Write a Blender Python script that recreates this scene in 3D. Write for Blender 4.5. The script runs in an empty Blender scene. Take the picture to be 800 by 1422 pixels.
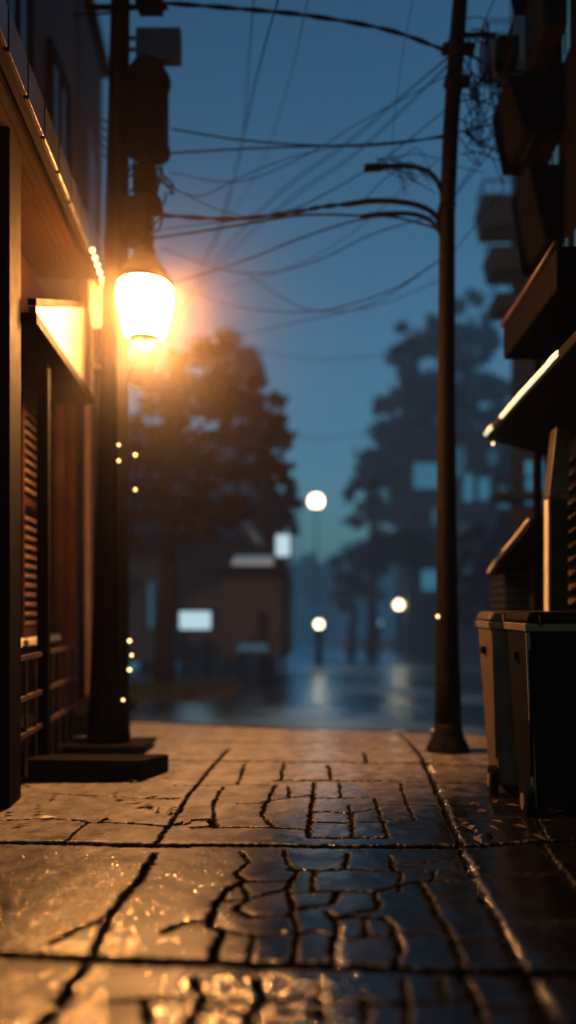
import bpy, bmesh, math, random
import numpy as np
from mathutils import Vector
random.seed(7); rng = np.random.default_rng(7)
sc = bpy.context.scene
COL = sc.collection
R = math.radians
FPX, VX, VY, H = 1100.0, 470.0, 845.0, 1.3      # focal length in photo pixels, vanishing point, eye height

def P(px, py, Y):                                # point of the photo measured at depth Y
    return Vector(((px-VX)*Y/FPX, Y, H-(py-VY)*Y/FPX))
def G(px, py):                                   # point of the photo measured on the pavement
    Y = FPX*H/(py-VY); return ((px-VX)*Y/FPX, Y)

# ------------------------------------------------------------------ materials
def mat(name, col, rough=0.6, var=0.35, scale=8.0, bump=0.15, bscale=60.0, metal=0.0, spec=0.5, emit=None, estr=0.0, stretch=None):
    if max(col) < .031: spec = min(spec, .05); metal = 0
    m = bpy.data.materials.new(name); m.use_nodes = True
    nt = m.node_tree; N = nt.nodes; L = nt.links
    b = N['Principled BSDF']
    b.inputs['Roughness'].default_value = rough
    b.inputs['Metallic'].default_value = metal
    b.inputs['Specular IOR Level'].default_value = spec
    tc = N.new('ShaderNodeTexCoord')
    mp = N.new('ShaderNodeMapping'); L.new(tc.outputs['Object'], mp.inputs['Vector'])
    if stretch: mp.inputs['Scale'].default_value = stretch
    n = N.new('ShaderNodeTexNoise'); n.inputs['Scale'].default_value = scale; n.inputs['Detail'].default_value = 6
    L.new(mp.outputs[0], n.inputs['Vector'])
    r = N.new('ShaderNodeValToRGB'); L.new(n.outputs['Fac'], r.inputs[0])
    c = Vector(col[:3])
    lo = c*(1-var); hi = c*(1+var)
    r.color_ramp.elements[0].position = .3; r.color_ramp.elements[1].position = .72
    r.color_ramp.elements[0].color = (*lo, 1); r.color_ramp.elements[1].color = (*hi, 1)
    L.new(r.outputs[0], b.inputs['Base Color'])
    rr = N.new('ShaderNodeMapRange'); L.new(n.outputs['Fac'], rr.inputs[0])
    rr.inputs[3].default_value = max(0.02, rough*.75); rr.inputs[4].default_value = min(1, rough*1.25)
    L.new(rr.outputs[0], b.inputs['Roughness'])
    if bump:
        n2 = N.new('ShaderNodeTexNoise'); n2.inputs['Scale'].default_value = bscale; n2.inputs['Detail'].default_value = 4
        L.new(mp.outputs[0], n2.inputs['Vector'])
        bp = N.new('ShaderNodeBump'); bp.inputs['Strength'].default_value = bump; bp.inputs['Distance'].default_value = .01
        L.new(n2.outputs['Fac'], bp.inputs['Height']); L.new(bp.outputs[0], b.inputs['Normal'])
    if emit:
        b.inputs['Emission Color'].default_value = (*emit, 1); b.inputs['Emission Strength'].default_value = estr
    return m

M = {}
M['wood_wall']   = mat('brown_wall', (.026,.012,.008), .6, .45, 3, .3, 40)
M['upper_wall']  = mat('dark_plaster', (.028,.03,.036), .8, .4, 2, .3, 30)
M['soffit']      = mat('soffit_board', (.014,.007,.004), .6, .45, 5, .3, 50, stretch=(1,6,1))
M['fascia']      = mat('pale_fascia', (.035,.037,.04), .22, .3, 6, .2, 40)
M['cream']       = mat('cream_panel', (.085,.075,.055), .55, .2, 5, .12, 60)
M['trim']        = mat('pink_trim', (.14,.09,.07), .5, .3, 6, .2, 40)
M['slat']        = mat('shutter_slat', (.13,.075,.04), .45, .3, 9, .2, 60)
M['dark']        = mat('dark_paint', (.005,.0045,.0045), .75, .4, 9, .2, 60, spec=.15)
M['dark_metal']  = mat('dark_metal', (.006,.006,.007), .55, .4, 12, .2, 80, metal=.4)
M['pole_wood']   = mat('pole_wood', (.003,.0024,.002), .85, .5, 14, .4, 40, stretch=(3,3,.4), spec=.06)
M['pole_metal']  = mat('pole_metal', (.008,.006,.005), .75, .5, 14, .3, 60, spec=.15)
M['rubber']      = mat('cable_rubber', (.003,.003,.0035), .8, .3, 20, 0, spec=.1)
M['grey_box']    = mat('grey_box', (.10,.115,.13), .5, .3, 5, .15, 40)
M['white_trim']  = mat('white_trim', (.72,.66,.52), .35, .15, 9, .1, 60)
M['concrete']    = mat('concrete', (.008,.0075,.007), .8, .4, 9, .5, 50, spec=.15)
M['bin']         = mat('bin_plastic', (.085,.06,.045), .6, .25, 6, .12, 120, spec=.12)
M['bin_dark']    = mat('bin_dark_plastic', (.004,.004,.004), .7, .3, 6, .12, 120, spec=.05)
M['bin_rim']     = mat('bin_rim_plastic', (.16,.125,.09), .35, .25, 8, .1, 120)
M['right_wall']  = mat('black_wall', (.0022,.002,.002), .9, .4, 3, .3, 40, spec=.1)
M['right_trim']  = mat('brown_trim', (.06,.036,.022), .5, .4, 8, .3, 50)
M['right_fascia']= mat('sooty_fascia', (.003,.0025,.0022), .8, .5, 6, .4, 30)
M['grey_post']   = mat('grey_post', (.018,.02,.021), .5, .3, 8, .2, 60)
M['post_brown']  = mat('brown_post', (.04,.028,.02), .5, .3, 8, .2, 60)
M['tower']       = mat('tower_wall', (.02,.03,.04), .8, .3, 1.5, .2, 20)
M['tower_slab']  = mat('tower_slab', (.022,.028,.034), .8, .3, 3, .2, 20)
M['house_wall']  = mat('house_wall', (.045,.055,.07), .8, .3, 2, .2, 20)
M['house_pale']  = mat('house_pale', (.15,.17,.20), .7, .25, 3, .2, 20)
M['house_dark']  = mat('house_dark', (.010,.012,.015), .8, .4, 3, .2, 20)
M['roof']        = mat('wet_roof', (.05,.06,.075), .3, .3, 6, .3, 20)
M['glass']       = mat('window_glass', (.012,.02,.026), .08, .3, 2, .04, 8, spec=.8)
M['teal_lit']    = mat('teal_window', (.02,.05,.06), .2, .3, 3, 0, emit=(.05,.24,.36), estr=.55)
M['teal_dim']    = mat('teal_dim', (.02,.05,.06), .2, .3, 3, 0, emit=(.05,.21,.32), estr=.26)
M['bluewhite']   = mat('lit_sign', (.3,.4,.45), .4, .1, 3, 0, emit=(.42,.72,.86), estr=.85)
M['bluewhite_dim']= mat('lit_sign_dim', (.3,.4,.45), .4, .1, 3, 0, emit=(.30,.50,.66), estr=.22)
M['orange_lit']  = mat('orange_window', (.2,.08,.03), .4, .2, 3, 0, emit=(1,.25,.06), estr=.25)
M['strip']       = mat('lit_strip', (.8,.75,.5), .4, .1, 3, 0, emit=(1,.93,.58), estr=.95)
M['bulb']        = mat('warm_bulb', (.8,.6,.3), .3, .1, 3, 0, emit=(1,.62,.24), estr=6)
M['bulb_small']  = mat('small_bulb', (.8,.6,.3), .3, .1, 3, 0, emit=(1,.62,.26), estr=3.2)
M['lantern']     = mat('lantern_globe', (.9,.8,.6), .4, .05, 3, 0, emit=(1,.37,.09), estr=370)
M['far_globe']   = mat('far_globe', (.9,.85,.7), .4, .05, 3, 0, emit=(1,.74,.42), estr=9)
M['pale_globe']  = mat('pale_globe', (.5,.6,.65), .4, .05, 3, 0, emit=(.25,.5,.62), estr=.6)
M['trunk']       = mat('bark', (.025,.02,.017), .85, .4, 10, .5, 30, stretch=(3,3,.5))
M['leaf_warm']   = mat('leaf_brown_green', (.016,.018,.014), .6, .5, 1.2, 0)
M['leaf']        = mat('leaf_green', (.022,.036,.028), .6, .5, 1.2, 0)
M['leaf_dark']   = mat('leaf_dark_green', (.015,.028,.024), .6, .5, 1.2, 0)
M['hill']        = mat('far_woods', (.012,.024,.03), .9, .5, .5, 0)
M['ground']      = mat('earth', (.03,.032,.03), .8, .4, 1, .3, 10)
M['grass']       = mat('grass_blade', (.02,.036,.014), .6, .5, 5, 0)
M['pale_wall']   = mat('pale_low_wall', (.42,.45,.48), .6, .2, 2, .1, 20)

def wet_ground(name, base, r0, r1, ns, grain, gscale, lit_pool=None, spec=.6, ior=1.45, joints=False, metal=0):
    m = bpy.data.materials.new(name); m.use_nodes = True
    nt = m.node_tree; N = nt.nodes; L = nt.links; b = N['Principled BSDF']
    tc = N.new('ShaderNodeTexCoord')
    n = N.new('ShaderNodeTexNoise'); n.inputs['Scale'].default_value = ns; n.inputs['Detail'].default_value = 8; n.inputs['Roughness'].default_value = .62
    L.new(tc.outputs['Object'], n.inputs['Vector'])
    cr = N.new('ShaderNodeValToRGB'); L.new(n.outputs['Fac'], cr.inputs[0])
    cr.color_ramp.elements[0].position = .3; cr.color_ramp.elements[1].position = .75
    c = Vector(base); cr.color_ramp.elements[0].color = (*(c*.55), 1); cr.color_ramp.elements[1].color = (*(c*1.5), 1)
    if lit_pool:  # lantern's pool of light put into the stone colour as a paler tone
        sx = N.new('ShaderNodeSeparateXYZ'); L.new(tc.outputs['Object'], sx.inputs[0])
        dm = N.new('ShaderNodeMapRange'); dm.interpolation_type = 'SMOOTHSTEP'; dm.inputs[1].default_value = lit_pool[0]; dm.inputs[2].default_value = lit_pool[1]
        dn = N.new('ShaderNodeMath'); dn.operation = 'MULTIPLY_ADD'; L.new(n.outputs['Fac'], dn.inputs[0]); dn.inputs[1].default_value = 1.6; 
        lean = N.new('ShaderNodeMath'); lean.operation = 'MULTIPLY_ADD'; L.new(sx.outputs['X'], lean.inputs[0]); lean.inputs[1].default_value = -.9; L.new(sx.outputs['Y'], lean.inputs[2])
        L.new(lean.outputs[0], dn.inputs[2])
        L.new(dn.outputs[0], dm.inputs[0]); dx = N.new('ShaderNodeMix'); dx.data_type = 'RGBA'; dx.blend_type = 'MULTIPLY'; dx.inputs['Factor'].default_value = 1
        mc = N.new('ShaderNodeMix'); mc.data_type = 'RGBA'; L.new(dm.outputs[0], mc.inputs['Factor']); mc.inputs['A'].default_value = (1,1,1,1); mc.inputs['B'].default_value = (lit_pool[2],)*3+(1,)
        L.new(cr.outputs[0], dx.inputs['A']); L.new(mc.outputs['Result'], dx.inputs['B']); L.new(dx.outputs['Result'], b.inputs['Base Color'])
    else: L.new(cr.outputs[0], b.inputs['Base Color'])
    n3 = N.new('ShaderNodeTexNoise'); n3.inputs['Scale'].default_value = ns*.37; n3.inputs['Detail'].default_value = 5
    L.new(tc.outputs['Object'], n3.inputs['Vector'])
    mr = N.new('ShaderNodeMapRange'); mr.inputs[1].default_value = .38; mr.inputs[2].default_value = .64
    mr.inputs[3].default_value = r0; mr.inputs[4].default_value = r1; L.new(n3.outputs['Fac'], mr.inputs[0])
    b.inputs['Metallic'].default_value = metal
    if joints:
        # coarse gritty stone on the shop side, worn smooth stone on the other; dirt without shine in the joints
        sx2 = N.new('ShaderNodeSeparateXYZ'); L.new(tc.outputs['Object'], sx2.inputs[0])
        gx = N.new('ShaderNodeMapRange'); gx.interpolation_type = 'SMOOTHSTEP'; L.new(sx2.outputs['X'], gx.inputs[0])
        gx.inputs[1].default_value = -.85; gx.inputs[2].default_value = -.05; gx.inputs[3].default_value = .24; gx.inputs[4].default_value = -.02
        ra = N.new('ShaderNodeMath'); ra.operation = 'ADD'; L.new(mr.outputs[0], ra.inputs[0])
        g3 = N.new('ShaderNodeMapRange'); g3.interpolation_type = 'SMOOTHSTEP'; L.new(sx2.outputs['X'], g3.inputs[0])
        g3.inputs[1].default_value = -1.65; g3.inputs[2].default_value = -1.0; g3.inputs[3].default_value = -.02; g3.inputs[4].default_value = 1
        g4 = N.new('ShaderNodeMath'); g4.operation = 'MULTIPLY'; L.new(gx.outputs[0], g4.inputs[0]); L.new(g3.outputs[0], g4.inputs[1]); L.new(g4.outputs[0], ra.inputs[1])
        jt = N.new('ShaderNodeAttribute'); jt.attribute_name = 'joint'
        rm = N.new('ShaderNodeMix'); L.new(jt.outputs['Fac'], rm.inputs['Factor']); L.new(ra.outputs[0], rm.inputs['A']); rm.inputs['B'].default_value = .95
        L.new(rm.outputs['Result'], b.inputs['Roughness'])
        sm = N.new('ShaderNodeMapRange'); L.new(jt.outputs['Fac'], sm.inputs[0]); sm.inputs[3].default_value = .5; sm.inputs[4].default_value = .02
        L.new(sm.outputs[0], b.inputs['Specular IOR Level'])
        gn = N.new('ShaderNodeTexNoise'); gn.inputs['Scale'].default_value = 105; gn.inputs['Detail'].default_value = 3; L.new(tc.outputs['Object'], gn.inputs['Vector'])
        gs = N.new('ShaderNodeMapRange'); gs.interpolation_type = 'SMOOTHSTEP'; L.new(sx2.outputs['X'], gs.inputs[0])
        gs.inputs[1].default_value = -1.1; gs.inputs[2].default_value = .15; gs.inputs[3].default_value = .30; gs.inputs[4].default_value = .04
        gritb = N.new('ShaderNodeBump'); gritb.inputs['Distance'].default_value = .012; L.new(gs.outputs[0], gritb.inputs['Strength']); L.new(gn.outputs['Fac'], gritb.inputs['Height'])
        src = b.inputs['Base Color'].links[0].from_socket
        jm = N.new('ShaderNodeMix'); jm.data_type = 'RGBA'; L.new(jt.outputs['Fac'], jm.inputs['Factor']); L.new(src, jm.inputs['A']); jm.inputs['B'].default_value = (.004,.0035,.003,1)
        L.new(jm.outputs['Result'], b.inputs['Base Color'])
    else: L.new(mr.outputs[0], b.inputs['Roughness'])
    if not joints: b.inputs['Specular IOR Level'].default_value = spec if ior < 1.5 else .5; b.inputs['IOR'].default_value = ior
    g = N.new('ShaderNodeTexNoise'); g.inputs['Scale'].default_value = gscale; g.inputs['Detail'].default_value = 3; g.inputs['Roughness'].default_value = .7
    L.new(tc.outputs['Object'], g.inputs['Vector'])
    g2 = N.new('ShaderNodeTexVoronoi'); g2.inputs['Scale'].default_value = gscale*.45
    L.new(tc.outputs['Object'], g2.inputs['Vector'])
    ad = N.new('ShaderNodeMath'); ad.operation = 'ADD'; L.new(g.outputs['Fac'], ad.inputs[0]); L.new(g2.outputs['Distance'], ad.inputs[1])
    bp = N.new('ShaderNodeBump'); bp.inputs['Strength'].default_value = grain; bp.inputs['Distance'].default_value = .004
    L.new(ad.outputs[0], bp.inputs['Height']); L.new(bp.outputs[0], b.inputs['Normal'])
    if joints: L.new(gritb.outputs[0], bp.inputs['Normal'])
    return m
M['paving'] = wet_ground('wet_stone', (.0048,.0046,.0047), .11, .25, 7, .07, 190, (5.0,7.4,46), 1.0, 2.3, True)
M['road']   = wet_ground('wet_asphalt', (.58,.85,1.0), .12, .46, .9, .7, 40, metal=1)
w = bpy.data.materials.new('water_bead'); w.use_nodes = True; wb = w.node_tree.nodes['Principled BSDF']
wb.inputs['Base Color'].default_value = (.7,.66,.6,1); wb.inputs['Metallic'].default_value = .85; wb.inputs['Roughness'].default_value = .09; wb.inputs['Specular IOR Level'].default_value = .9
wb.inputs['Coat Weight'].default_value = 1; wb.inputs['Coat Roughness'].default_value = .05
wn = w.node_tree.nodes.new('ShaderNodeTexNoise'); wn.inputs['Scale'].default_value = 30
wr = w.node_tree.nodes.new('ShaderNodeMapRange'); wr.inputs[3].default_value = .05; wr.inputs[4].default_value = .16
w.node_tree.links.new(wn.outputs['Fac'], wr.inputs[0]); w.node_tree.links.new(wr.outputs[0], wb.inputs['Roughness'])
M['bead'] = w

# ------------------------------------------------------------------ mesh building
ORG = {}
def tag(o, label=None, cat=None, group=None, kind=None):
    for k, v in (('label', label), ('category', cat), ('group', group), ('kind', kind)):
        if v: o[k] = v
    return o
def thing(name, loc, label, cat, group=None):
    o = bpy.data.objects.new(name, None); COL.objects.link(o); o.location = loc
    o.empty_display_size = .1
    ORG[o.name] = Vector(loc)
    return tag(o, label, cat, group)

class MB:
    def __init__(s): s.v = []; s.f = []
    def add(s, vs, fs):
        k = len(s.v); s.v += [tuple(v) for v in vs]; s.f += [tuple(i+k for i in f) for f in fs]; return s
    def box(s, a, b):
        (x0,y0,z0),(x1,y1,z1) = a, b
        return s.hexa([(x0,y0,z0),(x1,y0,z0),(x1,y1,z0),(x0,y1,z0),(x0,y0,z1),(x1,y0,z1),(x1,y1,z1),(x0,y1,z1)])
    def hexa(s, v):      # 4 bottom, 4 top
        return s.add(v, [(3,2,1,0),(4,5,6,7),(0,1,5,4),(1,2,6,5),(2,3,7,6),(3,0,4,7)])
    def prism(s, poly, off):  # polygon (3d points) extruded by vector
        n = len(poly); p = [Vector(q) for q in poly]; o = Vector(off)
        return s.add(p+[q+o for q in p], [tuple(range(n))[::-1], tuple(range(n,2*n))]+[(i,(i+1)%n,n+(i+1)%n,n+i) for i in range(n)])
    def tube(s, pts, r, n=8, cap=True):
        pts = [Vector(p) for p in pts]; k = len(pts)
        rs = r if isinstance(r, (list, tuple)) else [r]*k
        vs = []; ref = None
        for i, p in enumerate(pts):
            d = (pts[min(i+1,k-1)]-pts[max(i-1,0)])
            d = d.normalized() if d.length > 1e-9 else Vector((0,0,1))
            if ref is None: ref = Vector((0,1,0)) if abs(d.y) < .9 else Vector((1,0,0))
            a = (ref - d*ref.dot(d)).normalized(); ref = a; b = d.cross(a)
            for j in range(n):
                t = 2*math.pi*j/n; vs.append(p + (a*math.cos(t)+b*math.sin(t))*rs[i])
        fs = [(i*n+j, i*n+(j+1)%n, (i+1)*n+(j+1)%n, (i+1)*n+j) for i in range(k-1) for j in range(n)]
        if cap: fs += [tuple(range(n))[::-1], tuple((k-1)*n+j for j in range(n))]
        return s.add(vs, fs)
    def lathe(s, prof, c, n=24, sx=1, sy=1):   # prof [(r,z)]
        vs = [(c[0]+r*sx*math.cos(2*math.pi*j/n), c[1]+r*sy*math.sin(2*math.pi*j/n), c[2]+z) for r, z in prof for j in range(n)]
        k = len(prof)
        fs = [(i*n+j, i*n+(j+1)%n, (i+1)*n+(j+1)%n, (i+1)*n+j) for i in range(k-1) for j in range(n)]
        fs += [tuple(range(n))[::-1], tuple((k-1)*n+j for j in range(n))]
        return s.add(vs, fs)
    def ball(s, c, r, n=16, m=10):
        return s.lathe([(r*max(.02,math.sin(math.pi*i/m)), -r*math.cos(math.pi*i/m)) for i in range(m+1)], c, n)
    def build(s, name, m, parent=None, smooth=False, bev=0.0, label=None):
        org = ORG[parent.name] if parent is not None else None
        if org is None:
            a = np.array(s.v); org = Vector(((a[:,0].min()+a[:,0].max())/2, (a[:,1].min()+a[:,1].max())/2, a[:,2].min()))
        me = bpy.data.meshes.new(name)
        me.from_pydata([(x-org.x, y-org.y, z-org.z) for x, y, z in s.v], [], s.f)
        bm = bmesh.new(); bm.from_mesh(me); bmesh.ops.recalc_face_normals(bm, faces=bm.faces); bm.to_mesh(me); bm.free()
        me.materials.append(m)
        o = bpy.data.objects.new(name, me); COL.objects.link(o)
        if parent is not None: o.parent = parent
        else: o.location = org
        ORG[o.name] = org
        if smooth:
            for p in me.polygons: p.use_smooth = True
        if bev:
            b = o.modifiers.new('bevel', 'BEVEL'); b.width = bev; b.segments = 2; b.limit_method = 'ANGLE'
        if label: o['label'] = label
        return o

def curve(pts, n=8):      # Catmull-Rom through points
    p = [Vector(q) for q in pts]; p = [p[0]*2-p[1]] + p + [p[-1]*2-p[-2]]; out = []
    for i in range(1, len(p)-2):
        for k in range(n):
            t = k/n
            out.append(.5*((2*p[i])+(p[i+1]-p[i-1])*t+(2*p[i-1]-5*p[i]+4*p[i+1]-p[i+2])*t*t+(3*p[i]-p[i-1]-3*p[i+1]+p[i+2])*t**3))
    out.append(p[-2]); return out

# ------------------------------------------------------------------ the pavement: relief computed as a height field
_lat = rng.random((256,256))
def vnoise(x, y):
    xi = np.floor(x).astype(int); yi = np.floor(y).astype(int); fx = x-xi; fy = y-yi
    fx = fx*fx*(3-2*fx); fy = fy*fy*(3-2*fy)
    a = _lat[xi&255, yi&255]; b = _lat[(xi+1)&255, yi&255]; c = _lat[xi&255, (yi+1)&255]; d = _lat[(xi+1)&255, (yi+1)&255]
    return (a*(1-fx)+b*fx)*(1-fy)+(c*(1-fx)+d*fx)*fy
def fbm(x, y, o=4):
    v = 0; a = .5
    for i in range(o):
        v = v + a*vnoise(x+17.3*i, y+9.1*i); x = x*2.03; y = y*2.03; a *= .5
    return v
# seams and cracks: (polyline measured on the photo, half width m, depth m)
CR = [
 # cross seams
 ([(-400,1322),(0,1326),(130,1331),(300,1335),(460,1342),(640,1352),(800,1362),(1100,1380)], .040, .055),
 ([(-300,1166),(0,1170),(220,1173),(430,1174),(640,1180),(800,1184),(1100,1194)], .046, .055),
 ([(236,1054),(300,1056),(400,1058),(500,1058),(590,1060),(690,1064)], .040, .035),
 ([(385,1083),(460,1083),(590,1086),(690,1088)], .034, .03),
 # long seams
 ([(318,1040),(300,1058),(262,1105),(240,1140),(215,1172)], .022, .03),
 ([(214,1184),(200,1210),(176,1240),(150,1272),(126,1328)], .030, .04),
 ([(118,1342),(90,1380),(58,1424)], .035, .05),
 ([(552,1018),(566,1028),(585,1050),(600,1085),(615,1120),(638,1178)], .024, .04),
 ([(640,1186),(665,1240),(700,1300),(724,1350)], .026, .045),
 ([(732,1364),(768,1424)], .028, .05),
 ([(750,1186),(800,1250),(870,1340)], .018, .03),
 ([(700,1090),(740,1140),(757,1180)], .014, .02),
 # upper middle field
 ([(395,1060),(390,1083)], .016, .02), ([(455,1062),(460,1083)], .016, .02), ([(505,1044),(509,1058)], .016, .02),
 ([(382,1090),(375,1108),(362,1132),(380,1149)], .018, .028), ([(436,1086),(434,1108),(428,1162)], .018, .028),
 ([(366,1114),(400,1108),(434,1103)], .016, .022), ([(430,1128),(458,1127),(485,1129)], .016, .022), ([(430,1141),(485,1143)], .014, .02),
 ([(485,1118),(488,1140),(491,1162)], .015, .022), ([(520,1108),(526,1130),(538,1166)], .013, .018),
 ([(295,1149),(350,1149),(430,1152)], .018, .026), ([(430,1163),(490,1163),(540,1166)], .020, .028), ([(485,1128),(520,1124)], .014, .018),
 ([(258,1091),(330,1089),(385,1090)], .010, .012), ([(540,1140),(618,1142)], .008, .010), ([(530,1118),(608,1120)], .007, .008),
 ([(620,1142),(720,1146)], .009, .012), ([(612,1112),(690,1114)], .008, .01),
 ([(246,1144),(262,1138),(290,1137),(300,1146),(270,1148)], .030, .05),
 # upper left field
 ([(186,1107),(215,1108),(246,1109)], .030, .035), ([(60,1101),(120,1105),(186,1107)], .012, .015),
 ([(-60,1137),(0,1139),(70,1137),(110,1139),(122,1143),(180,1144),(236,1147)], .018, .022), ([(122,1143),(108,1154),(92,1168)], .014, .02),
 # lower middle field: the cobbles
 ([(336,1184),(346,1196),(327,1212),(342,1224),(405,1223),(412,1212),(399,1200),(394,1182)], .016, .034),
 ([(400,1208),(440,1209),(478,1207),(482,1186)], .016, .03), ([(478,1207),(545,1211),(541,1190)], .015, .028),
 ([(545,1200),(632,1199)], .009, .014), ([(546,1212),(636,1214)], .010, .018),
 ([(342,1224),(320,1232),(300,1252),(290,1284),(311,1290),(300,1312),(296,1336)], .024, .045),
 ([(405,1223),(398,1236),(346,1249),(326,1262),(348,1273),(402,1271),(408,1262),(400,1240)], .018, .034),
 ([(400,1240),(466,1239),(461,1256),(408,1264)], .016, .032), ([(466,1239),(521,1240),(526,1264),(462,1276)], .016, .032),
 ([(456,1268),(470,1286),(462,1312),(464,1344)], .022, .05), ([(405,1270),(413,1296),(404,1344)], .013, .022),
 ([(462,1276),(532,1276),(546,1290),(556,1318),(548,1348)], .018, .038),
 ([(521,1240),(580,1226),(598,1254),(612,1280),(628,1306),(642,1350)], .018, .034),
 ([(578,1226),(636,1228)], .010, .016), ([(600,1258),(676,1256)], .010, .018), ([(548,1300),(622,1300)], .010, .016),
 ([(620,1308),(700,1310)], .009, .013), ([(330,1225),(344,1248)], .014, .025),
 ([(228,1293),(255,1281),(288,1276)], .020, .035), ([(150,1272),(110,1288),(70,1310)], .024, .035),
 ([(660,1222),(770,1228)], .009, .012), ([(690,1290),(800,1296)], .008, .010),
 ([(300,1252),(346,1249)], .015, .028), ([(411,1296),(440,1294),(462,1301)], .013, .022), ([(313,1290),(350,1298),(408,1296)], .014, .024), ([(464,1308),(505,1303),(550,1305)], .013, .022),
 ([(350,1298),(346,1320),(352,1344)], .013, .02), ([(598,1226),(606,1212)], .012, .016), ([(505,1276),(508,1304)], .012, .018), ([(432,1240),(436,1208)], .012, .018), ([(552,1240),(556,1212)], .012, .018),
 ([(340,1060),(330,1088)], .012, .016), ([(310,1092),(296,1118),(297,1140)], .013, .018), ([(330,1116),(366,1116)], .012, .015), ([(438,1108),(520,1107)], .012, .016), ([(556,1088),(562,1110),(576,1142)], .011, .015), ([(500,1142),(536,1143)], .011, .014), ([(400,1092),(402,1108)], .011, .014), ([(470,1087),(474,1107)], .011, .014),
 ([(268,1405),(310,1402),(350,1405)], .018, .03), ([(366,1405),(440,1408)], .018, .028), ([(560,1362),(566,1424)], .015, .024), ([(610,1360),(620,1394)], .014, .022), ([(200,1386),(206,1424)], .016, .024),
 # bottom field
 ([(268,1356),(280,1385),(262,1424)], .028, .045), ([(352,1356),(366,1385),(342,1410),(356,1440)], .026, .045), ([(280,1385),(366,1388),(440,1384)], .022, .035),
 ([(445,1360),(436,1388),(450,1424)], .022, .04), ([(505,1388),(510,1424)], .018, .03), ([(436,1390),(560,1396),(650,1392)], .016, .028),
 ([(640,1358),(660,1390),(672,1424)], .020, .04), ([(150,1390),(200,1386),(268,1384)], .012, .02),([(672,1404),(760,1408)], .014, .02),
]
def yend(x): return 8.46-.24*x+.03*np.sin(x*2.1)
SEG = []
for pl, w_, d_ in CR:
    g = [G(*q) for q in pl]
    for a, b in zip(g[:-1], g[1:]): SEG.append((a, b, w_, d_))
# seams continue beyond and before the part in view
for x0 in (-2.35, -3.4, 2.4): SEG.append(((x0, 1), (x0, 9), .02, .03))
for y0 in (7.65,): SEG.append(((-4.5, y0+.27), (3, y0-.18), .03, .03))
JOINT = {}
def height(X, Y):
    shp = X.shape; x = X.ravel(); y = Y.ravel()
    nx = fbm(x*9, y*9)-.47; ny = fbm(x*9+40, y*9+13)-.47
    jx = fbm(x*38+5, y*38)-.47; jy = fbm(x*38+71, y*38+33)-.47
    kx = vnoise(x*120+3, y*120)-.5; ky = vnoise(x*120+51, y*120+7)-.5
    wx = x+nx*.02+jx*.034+kx*.010; wy = y+ny*.02+jy*.034+ky*.009
    z = np.zeros_like(x); crack = np.zeros_like(x); rim = np.zeros_like(x)
    for (ax, ay), (bx, by), w_, d_ in SEG:
        pad = w_*4+.08
        idx = np.nonzero((wx > min(ax,bx)-pad) & (wx < max(ax,bx)+pad) & (wy > min(ay,by)-pad) & (wy < max(ay,by)+pad))[0]
        if not len(idx): continue
        qx, qy = wx[idx], wy[idx]; dx, dy = bx-ax, by-ay; l2 = dx*dx+dy*dy+1e-9
        t = np.clip(((qx-ax)*dx+(qy-ay)*dy)/l2, 0, 1)
        d = np.hypot(qx-ax-t*dx, qy-ay-t*dy)
        ww = w_*(.50 if w_ < .0225 else .58); c = d_*np.exp(-(d/ww)**6) + d_*.045*np.exp(-(d/(ww*2.4))**2)
        crack[idx] = np.maximum(crack[idx], c); rim[idx] = np.maximum(rim[idx], np.exp(-(d/(ww+.010))**4))
    z -= crack
    near = np.clip((6.0-y)/1.5, 0, 1); near = near*near*(3-2*near)     # slabs fall towards the middle
    z += near*(np.clip(x,0,.67)*.03+np.clip(x-.67,0,2)*.085)
    z += (fbm(x*2.2, y*2.2, 3)-.45)*.022
    z += (fbm(x*14, y*14, 3)-.45)*.0035
    grit = np.clip(1.0-(x+1.35)/1.1, .10, 1.3)           # coarser, more pitted stone towards the lamp side
    z += (fbm(x*60, y*60, 2)-.4)*.0046*grit
    z += (vnoise(x*150, y*150)-.5)*.0016*grit
    JOINT[shp] = np.clip(rim*1.5-.1, 0, 1)
    return z.reshape(shp)

nc, nr = 1000, 900
xs = np.linspace(-4.6, 3.0, nc); ye = yend(xs)
vv = np.linspace(0, 1, nr)[:,None]
Yg = 1.25*(ye[None,:]/1.25)**vv; Xg = np.broadcast_to(xs[None,:], Yg.shape)
Zg = height(Xg, Yg)
co = np.stack([Xg, Yg, Zg], -1).reshape(-1, 3)
i0 = (np.arange(nr-1)[:,None]*nc + np.arange(nc-1)[None,:]).ravel()
quads = np.stack([i0, i0+1, i0+nc+1, i0+nc], -1)
me = bpy.data.meshes.new('pavement'); me.vertices.add(len(co)); me.vertices.foreach_set('co', co.astype(np.float32).ravel())
me.loops.add(quads.size); me.loops.foreach_set('vertex_index', quads.ravel().astype(np.int32))
me.polygons.add(len(quads)); me.polygons.foreach_set('loop_start', np.arange(0, quads.size, 4, dtype=np.int32))
me.polygons.foreach_set('use_smooth', np.ones(len(quads), bool))
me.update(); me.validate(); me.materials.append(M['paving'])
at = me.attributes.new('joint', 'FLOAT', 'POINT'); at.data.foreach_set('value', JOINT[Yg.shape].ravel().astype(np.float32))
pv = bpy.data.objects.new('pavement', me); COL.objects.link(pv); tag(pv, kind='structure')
# pavement beyond the detailed sheet (behind the viewer)
b = MB(); b.box((-4.6,-8,-.05), (3,1.25,-.004)); tag(b.build('pavement_behind', M['paving']), kind='structure')
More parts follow.
